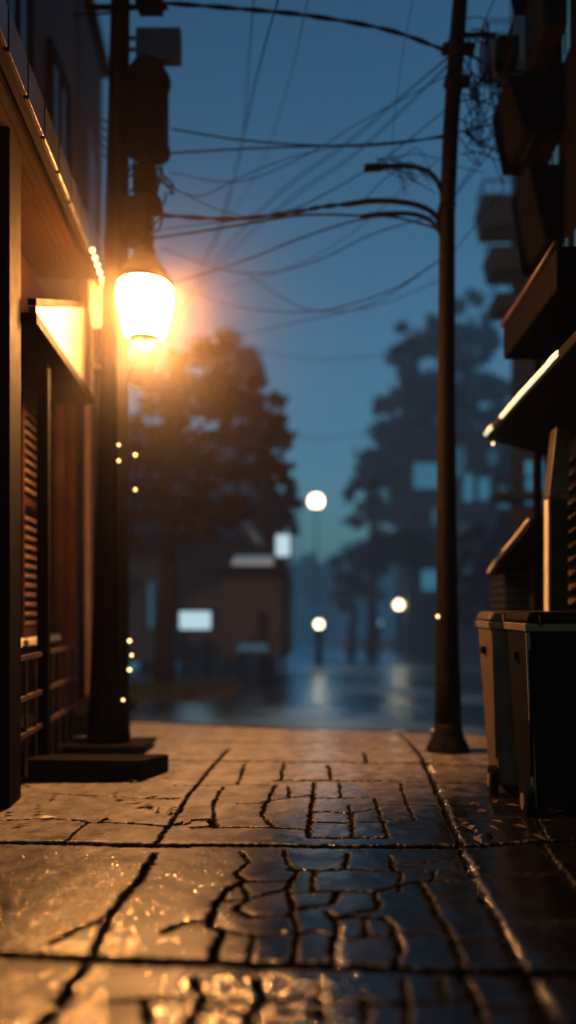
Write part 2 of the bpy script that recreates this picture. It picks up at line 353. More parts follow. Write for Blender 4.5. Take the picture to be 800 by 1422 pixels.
# kerb along its far end
b = MB(); vs = []; n = 90
for i in range(n+1):
    x = -4.6+7.6*i/n; y = float(yend(x))+.003
    vs += [(x,y,-.2), (x,y,.004), (x,y+.13,-.004), (x,y+.16,-.03), (x,y+.16,-.2)]
b.add(vs, [(i*5+k, (i+1)*5+k, (i+1)*5+k+1, i*5+k+1) for i in range(n) for k in range(4)])
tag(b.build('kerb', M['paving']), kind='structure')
# road and ground
b = MB(); b.box((-60,8.3,-.16), (60,34,-.12)); 
def sheet(name, x0, x1, y0, y1, z, m, nx=2, ny=2):
    b = MB(); vs = [(x0+(x1-x0)*i/nx, y0+(y1-y0)*j/ny, z) for j in range(ny+1) for i in range(nx+1)]
    b.add(vs, [(j*(nx+1)+i, j*(nx+1)+i+1, (j+1)*(nx+1)+i+1, (j+1)*(nx+1)+i) for j in range(ny) for i in range(nx)])
    return tag(b.build(name, m), kind='structure')
sheet('ground', -400, 400, -200, 600, -.14, M['ground'])
sheet('road', -60, 60, 7.0, 33, -.12, M['road'])

# water beads lying on the stone
pts = []
def scatter(n, fx, rmin, rmax):
    for _ in range(n):
        px, py = fx(); x, y = G(px, py); pts.append((x, y, random.uniform(rmin, rmax)))
U = random.uniform
scatter(1100, lambda: (U(-60,190), 1185+140*random.random()**.8), .003, .0085)
scatter(230, lambda: (U(-40,150), U(1345,1430)), .004, .010)
scatter(500, lambda: (U(-40,320), U(1180,1320)), .003, .007)
scatter(170, lambda: (random.gauss(320,60), U(1350,1430)), .005, .012)
def along(pl, off, jit):
    def f():
        k = random.randrange(len(pl)-1); t = random.random(); a, b_ = pl[k], pl[k+1]
        return (a[0]+(b_[0]-a[0])*t+off+random.gauss(0,jit), a[1]+(b_[1]-a[1])*t+random.gauss(0,jit*.3))
    return f
scatter(170, along([(640,1190),(665,1240),(700,1300),(722,1342)], 7, 2), .005, .012)
scatter(90, along([(588,1052),(602,1085),(617,1120),(638,1176)], 5, 1.2), .005, .010)
scatter(50, along([(735,1366),(765,1420)], 8, 3), .003, .006)
scatter(50, along([(752,1190),(800,1250)], 4, 2), .002, .004)
scatter(70, along([(468,1286),(466,1312),(468,1340)], 6, 3), .003, .007)
scatter(50, along([(536,1276),(550,1290),(560,1318),(552,1340)], 4, 2), .003, .006)
scatter(40, along([(580,1228),(600,1255),(630,1308)], 4, 2), .002, .004)
scatter(110, lambda: (random.gauss(445,22), U(1355,1425)), .004, .010)
scatter(120, lambda: (U(330,560), U(1185,1345)), .0015, .0035)
pa = np.array(pts); pz = height(pa[:,0].copy(), pa[:,1].copy())
keep = pz > -.03; pa = pa[keep]; pz = pz[keep]
b = MB(); n_, m_ = 8, 4
uv = [(math.cos(2*math.pi*j/n_)*math.cos(i*math.pi/2/m_), math.sin(2*math.pi*j/n_)*math.cos(i*math.pi/2/m_), math.sin(i*math.pi/2/m_)) for i in range(m_) for j in range(n_)]+[(0,0,1)]
uf = [(i*n_+j, i*n_+(j+1)%n_, (i+1)*n_+(j+1)%n_, (i+1)*n_+j) for i in range(m_-1) for j in range(n_)]+[((m_-1)*n_+j, (m_-1)*n_+(j+1)%n_, m_*n_) for j in range(n_)]
for (x, y, r), z in zip(pa, pz):
    e = U(.8,1.4)
    b.add([(x+r*e*a, y+r*c, z-.0006+r*(.24 if x < .1 else .36)*d) for a, c, d in uv], uf)
tag(b.build('water_beads', M['bead'], smooth=True), kind='stuff')

# ------------------------------------------------------------------ left shop building (its front runs 7 degrees off the street)
W0 = Vector((-3.25, 10.2, 0)); uu = Vector((-.127,.992,0)).normalized(); nn = Vector((.992,.127,0)).normalized()
def F(s, t, z): return W0 + uu*s + nn*t + Vector((0,0,z))
def fbox(b, s0, s1, t0, t1, z0, z1):
    b.hexa([F(s0,t1,z0), F(s1,t1,z0), F(s1,t0,z0), F(s0,t0,z0), F(s0,t1,z1), F(s1,t1,z1), F(s1,t0,z1), F(s0,t0,z1)]); return b
shop = thing('shop_building', F(-3,0,0), 'warm brown shopfront with deep eaves and louvred shutters lit by the lantern', 'building')
fbox(MB(), -12, 0, -5, 0, -.1, 4.5).build('wall', M['wood_wall'], shop, bev=.01)
fbox(MB(), -12, -.4, -5.2, -.05, 4.5, 10).build('upper_wall', M['upper_wall'], shop)
# deep eave: soffit boards, fascia panels, dark drip edge
b = MB()
for k in range(9):
    t0 = k*.062
    fbox(b, -7.5, -2.56, .02+t0, .02+t0+.056, 4.50+.004*(k%2), 4.53)
fbox(b, -7.5, -2.56, .0, .60, 4.535, 4.60)
sof = b.build('eave', M['soffit'], shop)
b = MB()
s = -7.5
while s < -2.6:
    fbox(b, s, min(s+.40,-2.58), .60, .632, 4.50, 4.74); s += .43
b.build('fascia', M['fascia'], sof, bev=.004)
fbox(MB(), -7.5, -2.56, .575, .60, 4.44, 4.76).build('drip_edge', M['dark'], sof)
for k in range(7):
    MB().ball(F(-3.30+k*.125, .66, 4.47-.012*k), .021, 10, 6).build('bulb', M['bulb'], sof, smooth=True)
# roof curtain over the eave
fbox(MB(), -7.5,-2.5,-.05,.55,4.765,4.83).build('eave_roof', M['dark'], shop)
# raked cream side panel of the lower canopy
b = MB()
poly = [F(-4.75,.53,3.38), F(-2.50,.53,3.39), F(-2.50,.53,4.02), F(-2.72,.53,4.17), F(-3.07,.53,4.04), F(-4.75,.53,3.42)]
b.prism(poly, -nn*.05); can = b.build('canopy', M['cream'], shop, bev=.006)
b = MB(); b.prism([F(-4.75,.535,3.30), F(-2.47,.535,3.31), F(-2.47,.535,3.385), F(-4.75,.535,3.375)], -nn*.5); b.build('canopy_frame', M['dark'], can, bev=.004)
b = MB(); b.prism([F(-4.75,.532,3.425), F(-3.07,.532,4.05), F(-3.07,.532,4.10), F(-4.75,.532,3.475)], -nn*.06); b.build('canopy_rail', M['dark'], can)
# hanging white board beyond the eave
fbox(MB(), -2.30,-2.26,.45,.57,4.14,4.62).build('blade_sign', M['white_trim'], shop, bev=.006)
# corner pilaster, bays and louvred shutters
fbox(MB(), -.16, .03, .0, .07, 0, 3.95).build('corner_trim', M['trim'], shop, bev=.01)
for s0, wd in ((-1.15,.13), (-1.75,.10), (-2.25,.09), (-3.62,.12)):
    fbox(MB(), s0, s0+wd, .003, .085, .0, 3.9).build('pilaster', M['wood_wall'], shop, bev=.01)
for s0, s1 in ((-3.45,-2.32), (-4.75,-3.72)):
    w_ = fbox(MB(), s0, s1, .003, .02, 1.05, 3.25).build('shutter', M['dark'], shop)
    b = MB(); z = 1.15
    while z < 3.12:
        b.hexa([F(s0+.08,.085,z), F(s1-.08,.085,z), F(s1-.08,.03,z+.05), F(s0+.08,.03,z+.05), F(s0+.08,.088,z+.012), F(s1-.08,.088,z+.012), F(s1-.08,.034,z+.062), F(s0+.08,.034,z+.062)]); z += .085
    b.build('louvre', M['slat'], w_)
    b = MB(); fbox(b, s0,s0+.07,.022,.11,1.05,3.25); fbox(b, s1-.07,s1,.022,.11,1.05,3.25); fbox(b, s0+.07,s1-.07,.022,.11,1.05,1.13); fbox(b, s0+.07,s1-.07,.022,.11,3.17,3.25); fbox(b, s0+.07,s1-.07,.09,.112,2.2,2.27)
    b.build('frame', M['wood_wall'], w_, bev=.005)
    fbox(MB(), s0-.05,s1+.05,.02,.17,.98,1.04).build('sill', M['white_trim'], w_, bev=.006)
# porch post close to the viewer
fbox(MB(), -5.15,-4.86,.27,.46,0,4.44).build('porch_post', M['dark'], shop, bev=.012)
fbox(MB(), -3.95,-3.86,.34,.43,0,3.31).build('porch_post', M['dark'], shop, bev=.01)
# low rail between the posts
b = MB()
for z in (.35,.62,.92): fbox(b, -4.85,-2.6,.36,.39,z,z+.035)
for k in range(8): fbox(b, -4.7+k*.28,-4.68+k*.28,.365,.385,.05,.92)
b.build('railing', M['right_trim'], shop)
fbox(MB(), -4.8,-2.5,.02,.33,0,.34).build('plinth', M['dark'], shop, bev=.01)
st = fbox(MB(), -2.2,.1,.075,.62,.0,.11).build('step', M['concrete'], shop, bev=.012)
fbox(MB(), -2.2,.1,.075,.36,.113,.22).build('step', M['concrete'], shop, bev=.012)
MB().tube([F(-.55,.06,.1),F(-.55,.06,3.9)], .035, 10).build('downpipe', M['dark_metal'], shop, smooth=True)
# upper windows
for s0 in (-1.9,-3.6,-5.2):
    w_ = fbox(MB(), s0,s0+.8,-.05+.003,.0,5.6,7.2).build('window', M['glass'], shop)
    b = MB(); fbox(b, s0-.06,s0,-.045,.03,5.55,7.25); fbox(b, s0+.8,s0+.86,-.045,.03,5.55,7.25); fbox(b, s0,s0+.8,-.045,.03,5.53,5.59); fbox(b, s0,s0+.8,-.045,.03,7.21,7.27); fbox(b,s0+.38,s0+.42,.002,.02,5.6,7.2)
    b.build('frame', M['dark'], w_)

nb = thing('narrow_house', F(1.3,0,-.12), 'tall narrow slate dark house beyond the shop, mostly hidden by the lantern pole', 'house')
fbox(MB(), .25, 2.0, -3, -.12, -.14, 9.5).build('wall', M['upper_wall'], nb, bev=.01)
fbox(MB(), .15, 2.1, -3.1, -.02, 9.505, 9.7).build('roof', M['dark'], nb, bev=.01)
for z in (1.4, 4.2, 6.6):
    w_ = fbox(MB(), .8, 1.45, -.117, -.105, z, z+1.3).build('window', M['glass'], nb)
    b = MB(); fbox(b,.74,.8,-.117,-.08,z-.06,z+1.36); fbox(b,1.45,1.51,-.117,-.08,z-.06,z+1.36); fbox(b,.8,1.45,-.117,-.08,z-.06,z); fbox(b,.8,1.45,-.117,-.08,z+1.3,z+1.36); b.build('frame', M['grey_box'], w_)
    fbox(MB(), .7,1.55,-.117,-.04,z-.11,z-.063).build('sill', M['grey_box'], w_)
# ------------------------------------------------------------------ left utility pole, its gear, and the lantern
def insul(b, c, r=.03): b.lathe([(r*.5,0),(r,.02),(r,.05),(r*.6,.06),(r*.9,.08),(r*.5,.11)], c, 10)
pb = P(149,1040,7.3); pb.z = 0
pl = thing('utility_pole', pb, 'thick dark utility pole behind the glowing lantern, carrying a transformer', 'utility pole')
cx = lambda z: -2.12+.016*z
MB().tube([(cx(z),7.3,z) for z in (-.02,.3,1,2,3,4,5,6,7,8)], [.205,.185,.165,.15,.135,.12,.105,.095,.085,.078], 18).build('shaft', M['pole_wood'], pl, smooth=True)
b = MB(); b.box((-2.62,7.05,.035), (-1.73,7.55,.075)); b.build('base_slab', M['concrete'], pl, bev=.008)
tr = MB().lathe([(.05,.88),(.13,.84),(.19,.74),(.205,.7),(.205,.66),(.185,.65),(.185,.08),(.20,.07),(.20,.02),(.15,0)], (-1.74,7.25,5.44), 20).build('transformer', M['dark_metal'], pl, smooth=True)
for a in (.3,1.5,2.7):
    b = MB(); insul(b, (-1.74+.1*math.cos(a),7.25+.1*math.sin(a),6.24), .035); b.build('bushing', M['dark_metal'], tr, smooth=True)
for z in (5.6,6.0): MB().box((-2.02,7.2,z),(-1.9,7.3,z+.06)).build('bracket', M['dark_metal'], tr)
b = MB(); [MB().box(*q).build('junction_box', M['dark_metal'], pl, bev=.012) for q in (((-1.93,7.12,4.62),(-1.70,7.32,5.02)),((-1.86,7.14,5.05),(-1.66,7.30,5.32)),((-1.76,7.1,4.88),(-1.60,7.25,5.0)))]
b = MB()
for k in range(16):
    a = P(U(182,235),U(205,330),7.2); c = P(U(180,228),U(205,330),7.1); m_ = (a+c)/2+Vector((U(-.12,.12),U(-.1,.1),-U(.02,.15)))
    b.tube(curve([a,m_,c],6), .009, 6)
for k in range(5):
    a = P(142,165+k*12,7.25); c = P(160,160+k*13,7.3); b.tube(curve([a,(a+c)/2+Vector((0,0,-.05)),c],5), .008, 6)
b.build('cable_bundle', M['rubber'], pl)
b = MB(); b.box(P(192,93,7.35), P(250,37,7.25)); sb = b.build('sign_panel', M['grey_box'], pl, bev=.008)
for y_ in (66,50): MB().box(P(170,y_+6,7.33), P(196,y_,7.29)).build('bracket', M['dark_metal'], sb)
b = MB(); b.box(P(194,24,7.35), P(221,-40,7.15)); b.build('fuse_box', M['dark_metal'], pl, bev=.01)
b = MB(); b.box(P(120,14,7.34), P(232,6,7.26)); b.build('crossarm', M['pole_wood'], pl, bev=.005)
b = MB()
b.tube([P(163,y_,7.17) for y_ in (20,240,345,520,900,1030)], .016, 8); b.build('conduit', M['dark_metal'], pl, smooth=True)
b = MB(); b.box(P(134,513,7.5), P(176,506,7.42)); b.build('tie_bar', M['white_trim'], pl, bev=.004)

lc = P(201,425,7.1)
ln = thing('street_lantern', lc-Vector((0,0,.3)), 'glowing bowl shaped street lantern under a dark cap', 'street lamp')
k = 7.1/1100
MB().lathe([(.012,-44*k),(23*k,-43*k),(27*k,-40*k),(30*k,-26*k),(35*k,-8*k),(37.5*k,8*k),(37.5*k,19*k),(36*k,27*k),(32*k,32*k)], lc, 28).build('globe', M['lantern'], ln, smooth=True)
cap = MB().lathe([(38*k,30*k),(40*k,35*k),(33*k,43*k),(24*k,56*k),(18*k,66*k),(15*k,72*k),(15*k,78*k),(9*k,82*k),(3*k,84*k)], lc, 28).build('cap', M['dark_metal'], ln, smooth=True)
MB().tube([lc+Vector((0,0,83*k)), lc+Vector((0,0,98*k))], .012, 8).build('finial', M['dark_metal'], cap)
MB().lathe([(4*k,-50*k),(8*k,-49*k),(12*k,-47*k),(22*k,-45.5*k),(22*k,-44*k)], lc, 20).build('bottom_fitting', M['dark_metal'], ln, smooth=True)
arm = curve([(cx(4.7),7.3,4.72), (cx(4.7)+.12,7.2,4.80), (lc.x-.06,7.12,4.75), (lc.x,7.1,lc.z+80*k)], 8)
MB().tube(arm, .018, 10).build('arm', M['dark_metal'], ln, smooth=True)
b = MB()
for a in range(4):
    an = a*math.pi/2+.7
    b.tube([lc+Vector((math.cos(an)*r*k*1.03, math.sin(an)*r*k*1.03, z*k)) for r, z in ((27,-44),(34,-26),(39,-8),(41,8),(41,22),(39,34))], .004, 6)
b.build('cage', M['dark_metal'], ln)
sl = thing('string_light', P(183,975,7.15), 'tiny warm lights strung down one side of the thick utility pole', 'string light')  # wet glints on the pole, made up as small glowing beads
added_cord = [P(165,560,7.08), P(165,618,7.08), P(165,640,7.08), P(188,632,7.1), P(188,680,7.1), P(181,780,7.1), P(180,890,7.08), P(183,910,7.08), P(180,930,7.08), P(171,972,7.08)]
b = MB(); b.tube(curve(added_cord,6), .003, 5); b.build('cord', M['rubber'], sl)  # cord invented to link the glint beads
for q, r in zip(added_cord[1:5]+added_cord[6:], (.013,.014,.016,.015,.018,.015,.019,.014)):
    MB().ball(q, r, 12, 8).build('bulb', M['bulb_small'], sl, smooth=True)  # emissive beads in place of water glints

# low dark block in front of the pole
b = MB(); Yb = 5.95
b.hexa([P(25,1086,Yb), P(196,1089,Yb), P(235,1075,6.35), P(60,1075,6.45), P(25,1054,Yb), P(196,1056,Yb), P(235,1047,6.35), P(60,1047,6.45)])
kb = b.build('concrete_block', M['concrete'], bev=.012)
tag(kb, 'low dark concrete block with a splayed end at the foot of the pole', 'block')
# dead leaves and scraps by the porch
b = MB()
for _ in range(60):
    x, y = G(U(10,260), U(1072,1150)) if random.random() < .75 else G(U(640,790), U(1120,1180)); z0 = float(height(np.array([x]), np.array([y]))[0])
    a = U(0,6.28); l = U(.02,.06); w_ = l*.45; d = Vector((math.cos(a),math.sin(a),U(-.1,.4))); e = Vector((-d.y,d.x,U(-.3,.3)))
    c = Vector((x,y,z0+.012)); b.add([c-d*l, c+e*w_, c+d*l, c-e*w_+Vector((0,0,.01))], [(0,1,2,3)])
tag(b.build('fallen_leaves', M['slat']), kind='stuff')

# ------------------------------------------------------------------ right utility pole with curved arms
rb = P(622,1043,7.22); rb.z = 0
rp = thing('utility_pole', rb, 'slender dark utility pole with a flared foot and curved lamp arms', 'utility pole')
pxs = [(622,1043),(622,950),(621,900),(620,700),(620,500),(621,300),(626,180),(633,80),(639,0),(645,-120)]
rad = [.13,.115,.105,.088,.078,.072,.072,.075,.068,.06]
MB().tube([P(a,c,7.22) for a, c in pxs], rad, 18).build('shaft', M['pole_metal'], rp, smooth=True)
MB().lathe([(.195,-.01),(.20,.03),(.185,.06),(.15,.13),(.132,.20),(.126,.26)], (rb.x,rb.y,0), 18).build('foot', M['pole_metal'], rp, smooth=True)
def parm(pp, r, name, m=M['dark_metal'], Y=7.2):
    return MB().tube(curve([P(a,c,Y) for a, c in pp],8), r, 10).build(name, m, rp, smooth=True)
la = parm([(618,300),(612,262),(597,240),(570,231),(530,231)], .022, 'lamp_arm')
b = MB(); b.hexa([P(505,240,7.27),P(532,238,7.27),P(532,238,7.13),P(505,240,7.13),P(506,227,7.27),P(530,226,7.27),P(530,226,7.13),P(506,227,7.13)]); b.build('lamp_head', M['dark_metal'], la, bev=.012)
parm([(616,330),(607,302),(588,288),(560,281),(520,279),(480,284)], .024, 'cable_arm')
parm([(616,336),(608,318),(594,304),(570,297),(530,297),(500,301)], .020, 'cable_arm')
parm([(616,322),(590,312),(555,303),(530,300)], .010, 'brace')
b = MB(); b.box(P(628,52,7.24),P(690,45,7.17)); b.build('crossarm', M['dark_metal'], rp, bev=.004)
b = MB(); b.box(P(686,101,7.3),P(722,46,7.1)); b.build('equipment_box', M['dark'], rp, bev=.02)
for q in ((612,74,662,62,7.3,7.14),(615,118,655,108,7.3,7.14),(622,90,646,30,7.33,7.1)): MB().box(P(q[0],q[1],q[4]),P(q[2],q[3],q[5])).build('clamp', M['dark_metal'], rp, bev=.015)
b = MB(); b.box(P(606,297,7.32),P(634,284,7.12)); b.build('clamp', M['dark_metal'], rp, bev=.012)
MB().ball(P(608,856,7.1), .016, 12, 8).build('indicator_lamp', M['bulb_small'], rp, smooth=True)
MB().ball(P(601,1014,7.06), .016, 12, 8).build('foot_bolt', M['white_trim'], rp, smooth=True)

# ------------------------------------------------------------------ overhead wires, each one a thing
def wire(pp, r, label, Y0=7.2, Y1=7.2, group='overhead wires', twist=False):
    n = len(pp); pts = [P(a, c, Y0+(Y1-Y0)*i/(n-1)) for i, (a, c) in enumerate(pp)]
    cv = curve(pts, 10); b = MB()
    if twist:
        for ph in (0, math.pi):
            b.tube([q+Vector((0, math.sin(ph+i*.7), math.cos(ph+i*.7)))*r*.95 for i, q in enumerate(cv)], r, 6)
    else: b.tube(cv, r, 6)
    return tag(b.build('wire', M['rubber'], smooth=True), label, 'wire', group)
wire([(214,3),(330,12),(430,22),(540,42),(624,72)], .011, 'thick twisted cable, topmost of those spanning the two utility poles', 7.25, 7.2, twist=True)
wire([(100,20),(150,18),(214,6)], .010, 'short dark cable from the shop upper wall to the pole fuse box', 7.4, 7.25)
wire([(238,179),(340,195),(470,203),(560,198),(624,186),(705,168)], .008, 'cable from the transformer side sagging across to the dark balconies', 7.25, 7.3)
wire([(232,213),(330,207),(440,203),(520,200),(624,190)], .008, 'cable rising from under the transformer to meet the sagging cable', 7.2, 7.2)
wire([(392,-20),(366,70),(342,170),(322,260),(300,335),(268,390),(235,470)], .007, 'steep wire dropping from the sky toward the lantern, the darker one', 6.2, 14)
wire([(354,-20),(346,80),(336,200),(312,290),(282,375),(250,450)], .005, 'steep thin wire dropping beside the darker steep wire', 6.4, 14)
wire([(622,80),(565,128),(480,200),(400,258),(330,325),(280,388),(235,450)], .008, 'upper of two close cables slanting from pole top down toward the lantern', 7.2, 14)
wire([(620,92),(570,142),(490,216),(420,264),(350,322),(295,380),(245,440)], .008, 'lower of two close cables slanting from pole top down toward the lantern', 7.2, 14)
wire([(500,282),(450,287),(400,296),(320,304),(222,299)], .011, 'thick cable from the upper cable arm running flat to the transformer cluster', 7.2, 7.25, twist=True)
wire([(505,300),(450,298),(400,301),(300,318),(205,332)], .010, 'thick cable from the lower cable arm dipping toward the lantern cap', 7.2, 7.1)
wire([(575,297),(500,305),(420,330),(350,358),(290,378),(215,400)], .008, 'cable under the lower cable arm sloping down past the lantern', 7.2, 8.2)
wire([(235,262),(280,272),(330,248),(400,220),(470,203)], .004, 'thin wire curling up from beside the transformer cluster', 7.2, 7.2)
wire([(234,258),(300,290),(350,303)], .004, 'thin wire drooping off the transformer cluster', 7.2, 7.2)
wire([(610,362),(540,404),(440,432),(330,426),(230,392)], .006, 'slack wire sagging low between slender pole and lantern', 7.2, 9.0)
wire([(617,296),(520,324),(440,362),(360,380),(296,371),(225,345)], .006, 'wire sagging just above lantern height, ending in the glow', 7.4, 9.0)
wire([(604,366),(520,420),(420,446),(318,466),(230,470)], .005, 'faint slack wire, lowest of those leaving the slender pole', 7.4, 10.5)
wire([(340,378),(390,412),(440,432),(520,425),(610,390)], .005, 'short faint wire crossing beneath the slack wires', 9.0, 9.0)
wire([(330,481),(430,498),(520,494),(604,470)], .008, 'faint distant wire strung between the two dark trees', 15, 15)
wire([(360,606),(450,608),(520,600),(600,585)], .008, 'lowest distant wire, level with the house roofs', 17, 17)
wire([(430,-12),(402,110),(362,230),(300,330),(240,420)], .004, 'faint wire falling through the open sky from top centre', 6.5, 14)
wire([(622,150),(540,215),(450,270),(380,298),(228,318)], .005, 'thin wire sloping from below the clamps to the transformer cluster', 7.2, 7.3)
wire([(622,104),(500,170),(420,218),(330,252),(236,240)], .004, 'thin wire sagging diagonally just under the close slanting pair', 7.2, 7.3)
wire([(618,215),(560,262),(480,330),(400,372),(300,402),(225,410)], .004, 'fine wire drooping from mid pole to the tree behind the lantern', 7.2, 11)
wire([(575,-10),(562,60),(548,160),(545,231)], .003, 'hair thin vertical wire beside the slender pole top', 6.6, 7.2)
wire([(690,-10),(650,90),(632,180),(625,240)], .005, 'wire slanting from the frame top down behind the slender pole', 6.8, 7.4)
wire([(636,262),(668,215),(700,160),(735,95)], .005, 'wire climbing from the slender pole to the upper balcony', 7.2, 7.3)
wire([(630,275),(672,222),(712,172),(745,130)], .005, 'second wire climbing from the slender pole to the upper balcony', 7.2, 7.3)
wire([(628,352),(660,312),(700,262)], .004, 'wire from the slender pole up to the middle balcony', 7.2, 7.3)
wire([(630,230),(655,236),(672,239)], .003, 'short level wire stub at slender pole', 7.2, 7.2)
wire([(557,232),(530,252),(508,276)], .004, 'tie wire hanging from the lamp arm to the cable arm', 7.2, 7.2)
for k in range(26):
    a = (U(632,655), U(15,250)); m1 = (a[0]+U(8,40), a[1]+U(-10,50)); m2 = (m1[0]+U(-22,30), m1[1]+U(-30,45)); c = (U(650,712), U(90,220))
    wire([a,m1,m2,c], U(.004,.007), 'tangled loose cable looping between slender pole and dark balconies', 7.1, 7.35, group='loose cables beside the slender pole')
for k in range(14):
    a = (U(520,560), U(215,236)); m1 = (a[0]+U(10,30), a[1]+U(-14,20)); c = (m1[0]+U(10,35), m1[1]+U(5,45))
    wire([a,m1,c], U(.003,.005), 'loose curl of wire around the lamp arm', 7.12, 7.25, group='loose curls around the lamp arm')

# ------------------------------------------------------------------ right building
XR, YR = 1.92, 7.35
rbld = thing('dark_building', (XR,6,0), 'near black building with stacked balconies, lit canopy strip and a shuttered shopfront', 'building')
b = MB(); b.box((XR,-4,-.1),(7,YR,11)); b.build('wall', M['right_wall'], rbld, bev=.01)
def balcony(z0, z1, xo, y0=6.75):
    b = MB(); b.hexa([(xo+.16,y0,z0),(XR-.003,y0,z0),(XR-.003,YR+.02,z0-.05),(xo+.10,YR+.02,z0-.05),(xo,y0,z1),(XR-.003,y0,z1),(XR-.003,YR+.05,z1),(xo,YR+.05,z1)])
    o = b.build('balcony', M['right_wall'], rbld, bev=.03)
    b = MB()
    for z in (z1+.22, z1+.42): b.tube([(xo+.06,y0,z),(xo+.06,YR,z)], .012, 6); b.tube([(xo+.06,YR,z),(XR-.01,YR,z)], .012, 6)
    kk = 0
    while y0+kk*.14 < YR: b.tube([(xo+.06,y0+kk*.14,z1),(xo+.06,y0+kk*.14,z1+.42)], .006, 5); kk += 1
    b.build('railing', M['dark'], o)
balcony(4.42, 5.10, 1.60); balcony(5.36, 5.86, 1.42); balcony(6.85, 7.3, 1.52)
b = MB(); b.box((1.70,6.6,6.15),(XR-.003,YR-.1,6.83)); b.build('air_conditioner', M['dark'], rbld, bev=.03)
for (y0,y1,z0,z1) in ((6.55,6.75,5.95,6.45),(6.9,7.2,5.15,5.34),(6.2,6.4,3.9,4.35),(6.62,6.72,3.9,4.4)):
    w_ = MB().box((XR-.012,y0,z0),(XR-.003,y1,z1)).build('window', M['teal_dim'], rbld)
    MB().box((XR-.02,(y0+y1)/2-.012,z0),(XR-.0125,(y0+y1)/2+.012,z1)).build('frame', M['dark'], w_)
# far facing windows on the end wall
# upper fascia over the canopy
b = MB(); b.hexa([(1.50,5.45,3.50),(XR-.003,5.45,3.50),(XR-.003,7.02,3.50),(1.46,7.02,3.50),(1.50,5.45,3.80),(XR-.003,5.45,3.80),(XR-.003,7.02,3.80),(1.46,7.02,3.80)])
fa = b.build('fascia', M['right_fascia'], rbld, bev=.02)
b = MB(); b.tube([(1.495,5.45,3.815),(1.48,6.2,3.81),(1.455,7.04,3.815)], .022, 8); b.build('edge_trim', M['right_trim'], fa, smooth=True)
# canopy with glowing strip
b = MB(); b.hexa([(1.39,4.3,2.86),(XR-.003,4.3,2.70),(XR-.003,7.30,2.70),(1.36,7.30,2.86),(1.39,4.3,2.93),(XR-.003,4.3,3.2),(XR-.003,7.30,3.2),(1.36,7.30,2.93)])
cn = b.build('canopy', M['dark'], rbld, bev=.01)
for y0,y1 in ((4.98,5.22),(5.25,6.62),(6.98,7.29)):
    f = lambda y: 1.388-.0103*(y-4.3)
    b = MB(); b.tube([(f(y0),y0,2.905),(f((y0+y1)/2)-.003,(y0+y1)/2,2.908),(f(y1),y1,2.905)], .021, 8); b.build('light_strip', M['strip'], cn, smooth=True)
b = MB(); b.tube([(f(6.62),6.63,2.905),(f(6.98),6.97,2.905)], .016, 8); b.build('strip_joint', M['right_trim'], cn)
MB().ball((1.42,7.28,2.815), .014, 10, 6).build('canopy_bulb', M['bulb_small'], cn, smooth=True)
# post with brown bracket
b = MB(); b.box((1.655,6.2,0),(1.80,6.34,2.16)); b.build('post', M['grey_post'], rbld, bev=.008)
b = MB(); b.hexa([(1.64,6.18,2.165),(1.80,6.18,2.215),(1.80,6.36,2.215),(1.64,6.36,2.165),(1.70,6.18,2.72),(1.81,6.18,2.72),(1.81,6.36,2.72),(1.70,6.36,2.72)]); b.build('bracket', M['post_brown'], rbld, bev=.01)
b = MB(); b.box((1.645,6.215,0),(1.653,6.33,2.16)); b.build('post_trim', M['white_trim'], rbld)
b = MB(); z = .3
while z < 2.6:
    b.hexa([(1.86,5.0,z),(1.915,5.0,z+.03),(1.915,6.6,z+.03),(1.86,6.6,z),(1.86,5.0,z+.012),(1.915,5.0,z+.05),(1.915,6.6,z+.05),(1.86,6.6,z+.012)]); z += .115
b.build('shutter', M['right_trim'], rbld)

MB().tube([(XR-.06,YR+.06,.0),(XR-.06,YR+.06,11)], .04, 10).build('downpipe', M['dark_metal'], rbld, smooth=True)
# small kiosk against its end, with a drooping lit awning edge
ks = thing('kiosk', (1.85,7.9,0), 'small slatted kiosk with a drooping awning behind the bins', 'kiosk')
b = MB(); b.box((1.60,7.5,0),(2.4,8.3,1.72)); b.build('body', M['right_wall'], ks, bev=.01)
b = MB(); z = .1
while z < 1.65: b.box((1.585,7.52,z),(1.598,8.28,z+.05)); b.box((1.62,7.485,z),(2.38,7.498,z+.05)); z += .075
b.build('slat', M['grey_post'], ks)
b = MB(); b.box((1.82,7.46,0),(1.87,7.483,1.7)); b.box((1.90,7.46,0),(1.93,7.483,1.7)); b.build('door_frame', M['right_trim'], ks)
e = [(1.56,6.45,2.02),(1.545,6.7,1.95),(1.52,7.0,1.865),(1.48,7.3,1.76),(1.45,7.6,1.645)]
vs = []
for q in e: vs += [q, (2.2,q[1],q[2]+.18), (2.2,q[1],q[2]+.13), (q[0],q[1],q[2]-.05)]
b = MB(); n = len(e)
b.add(vs, [(i*4+a,(i+1)*4+a,(i+1)*4+(a+1)%4,i*4+(a+1)%4) for i in range(n-1) for a in range(4)]+[(0,1,2,3),((n-1)*4+3,(n-1)*4+2,(n-1)*4+1,(n-1)*4)])
aw = b.build('awning', M['dark'], ks)
MB().tube(curve([(x-.012,y,z) for x,y,z in e],5), .015, 8).build('awning_edge', M['white_trim'], aw, smooth=True)
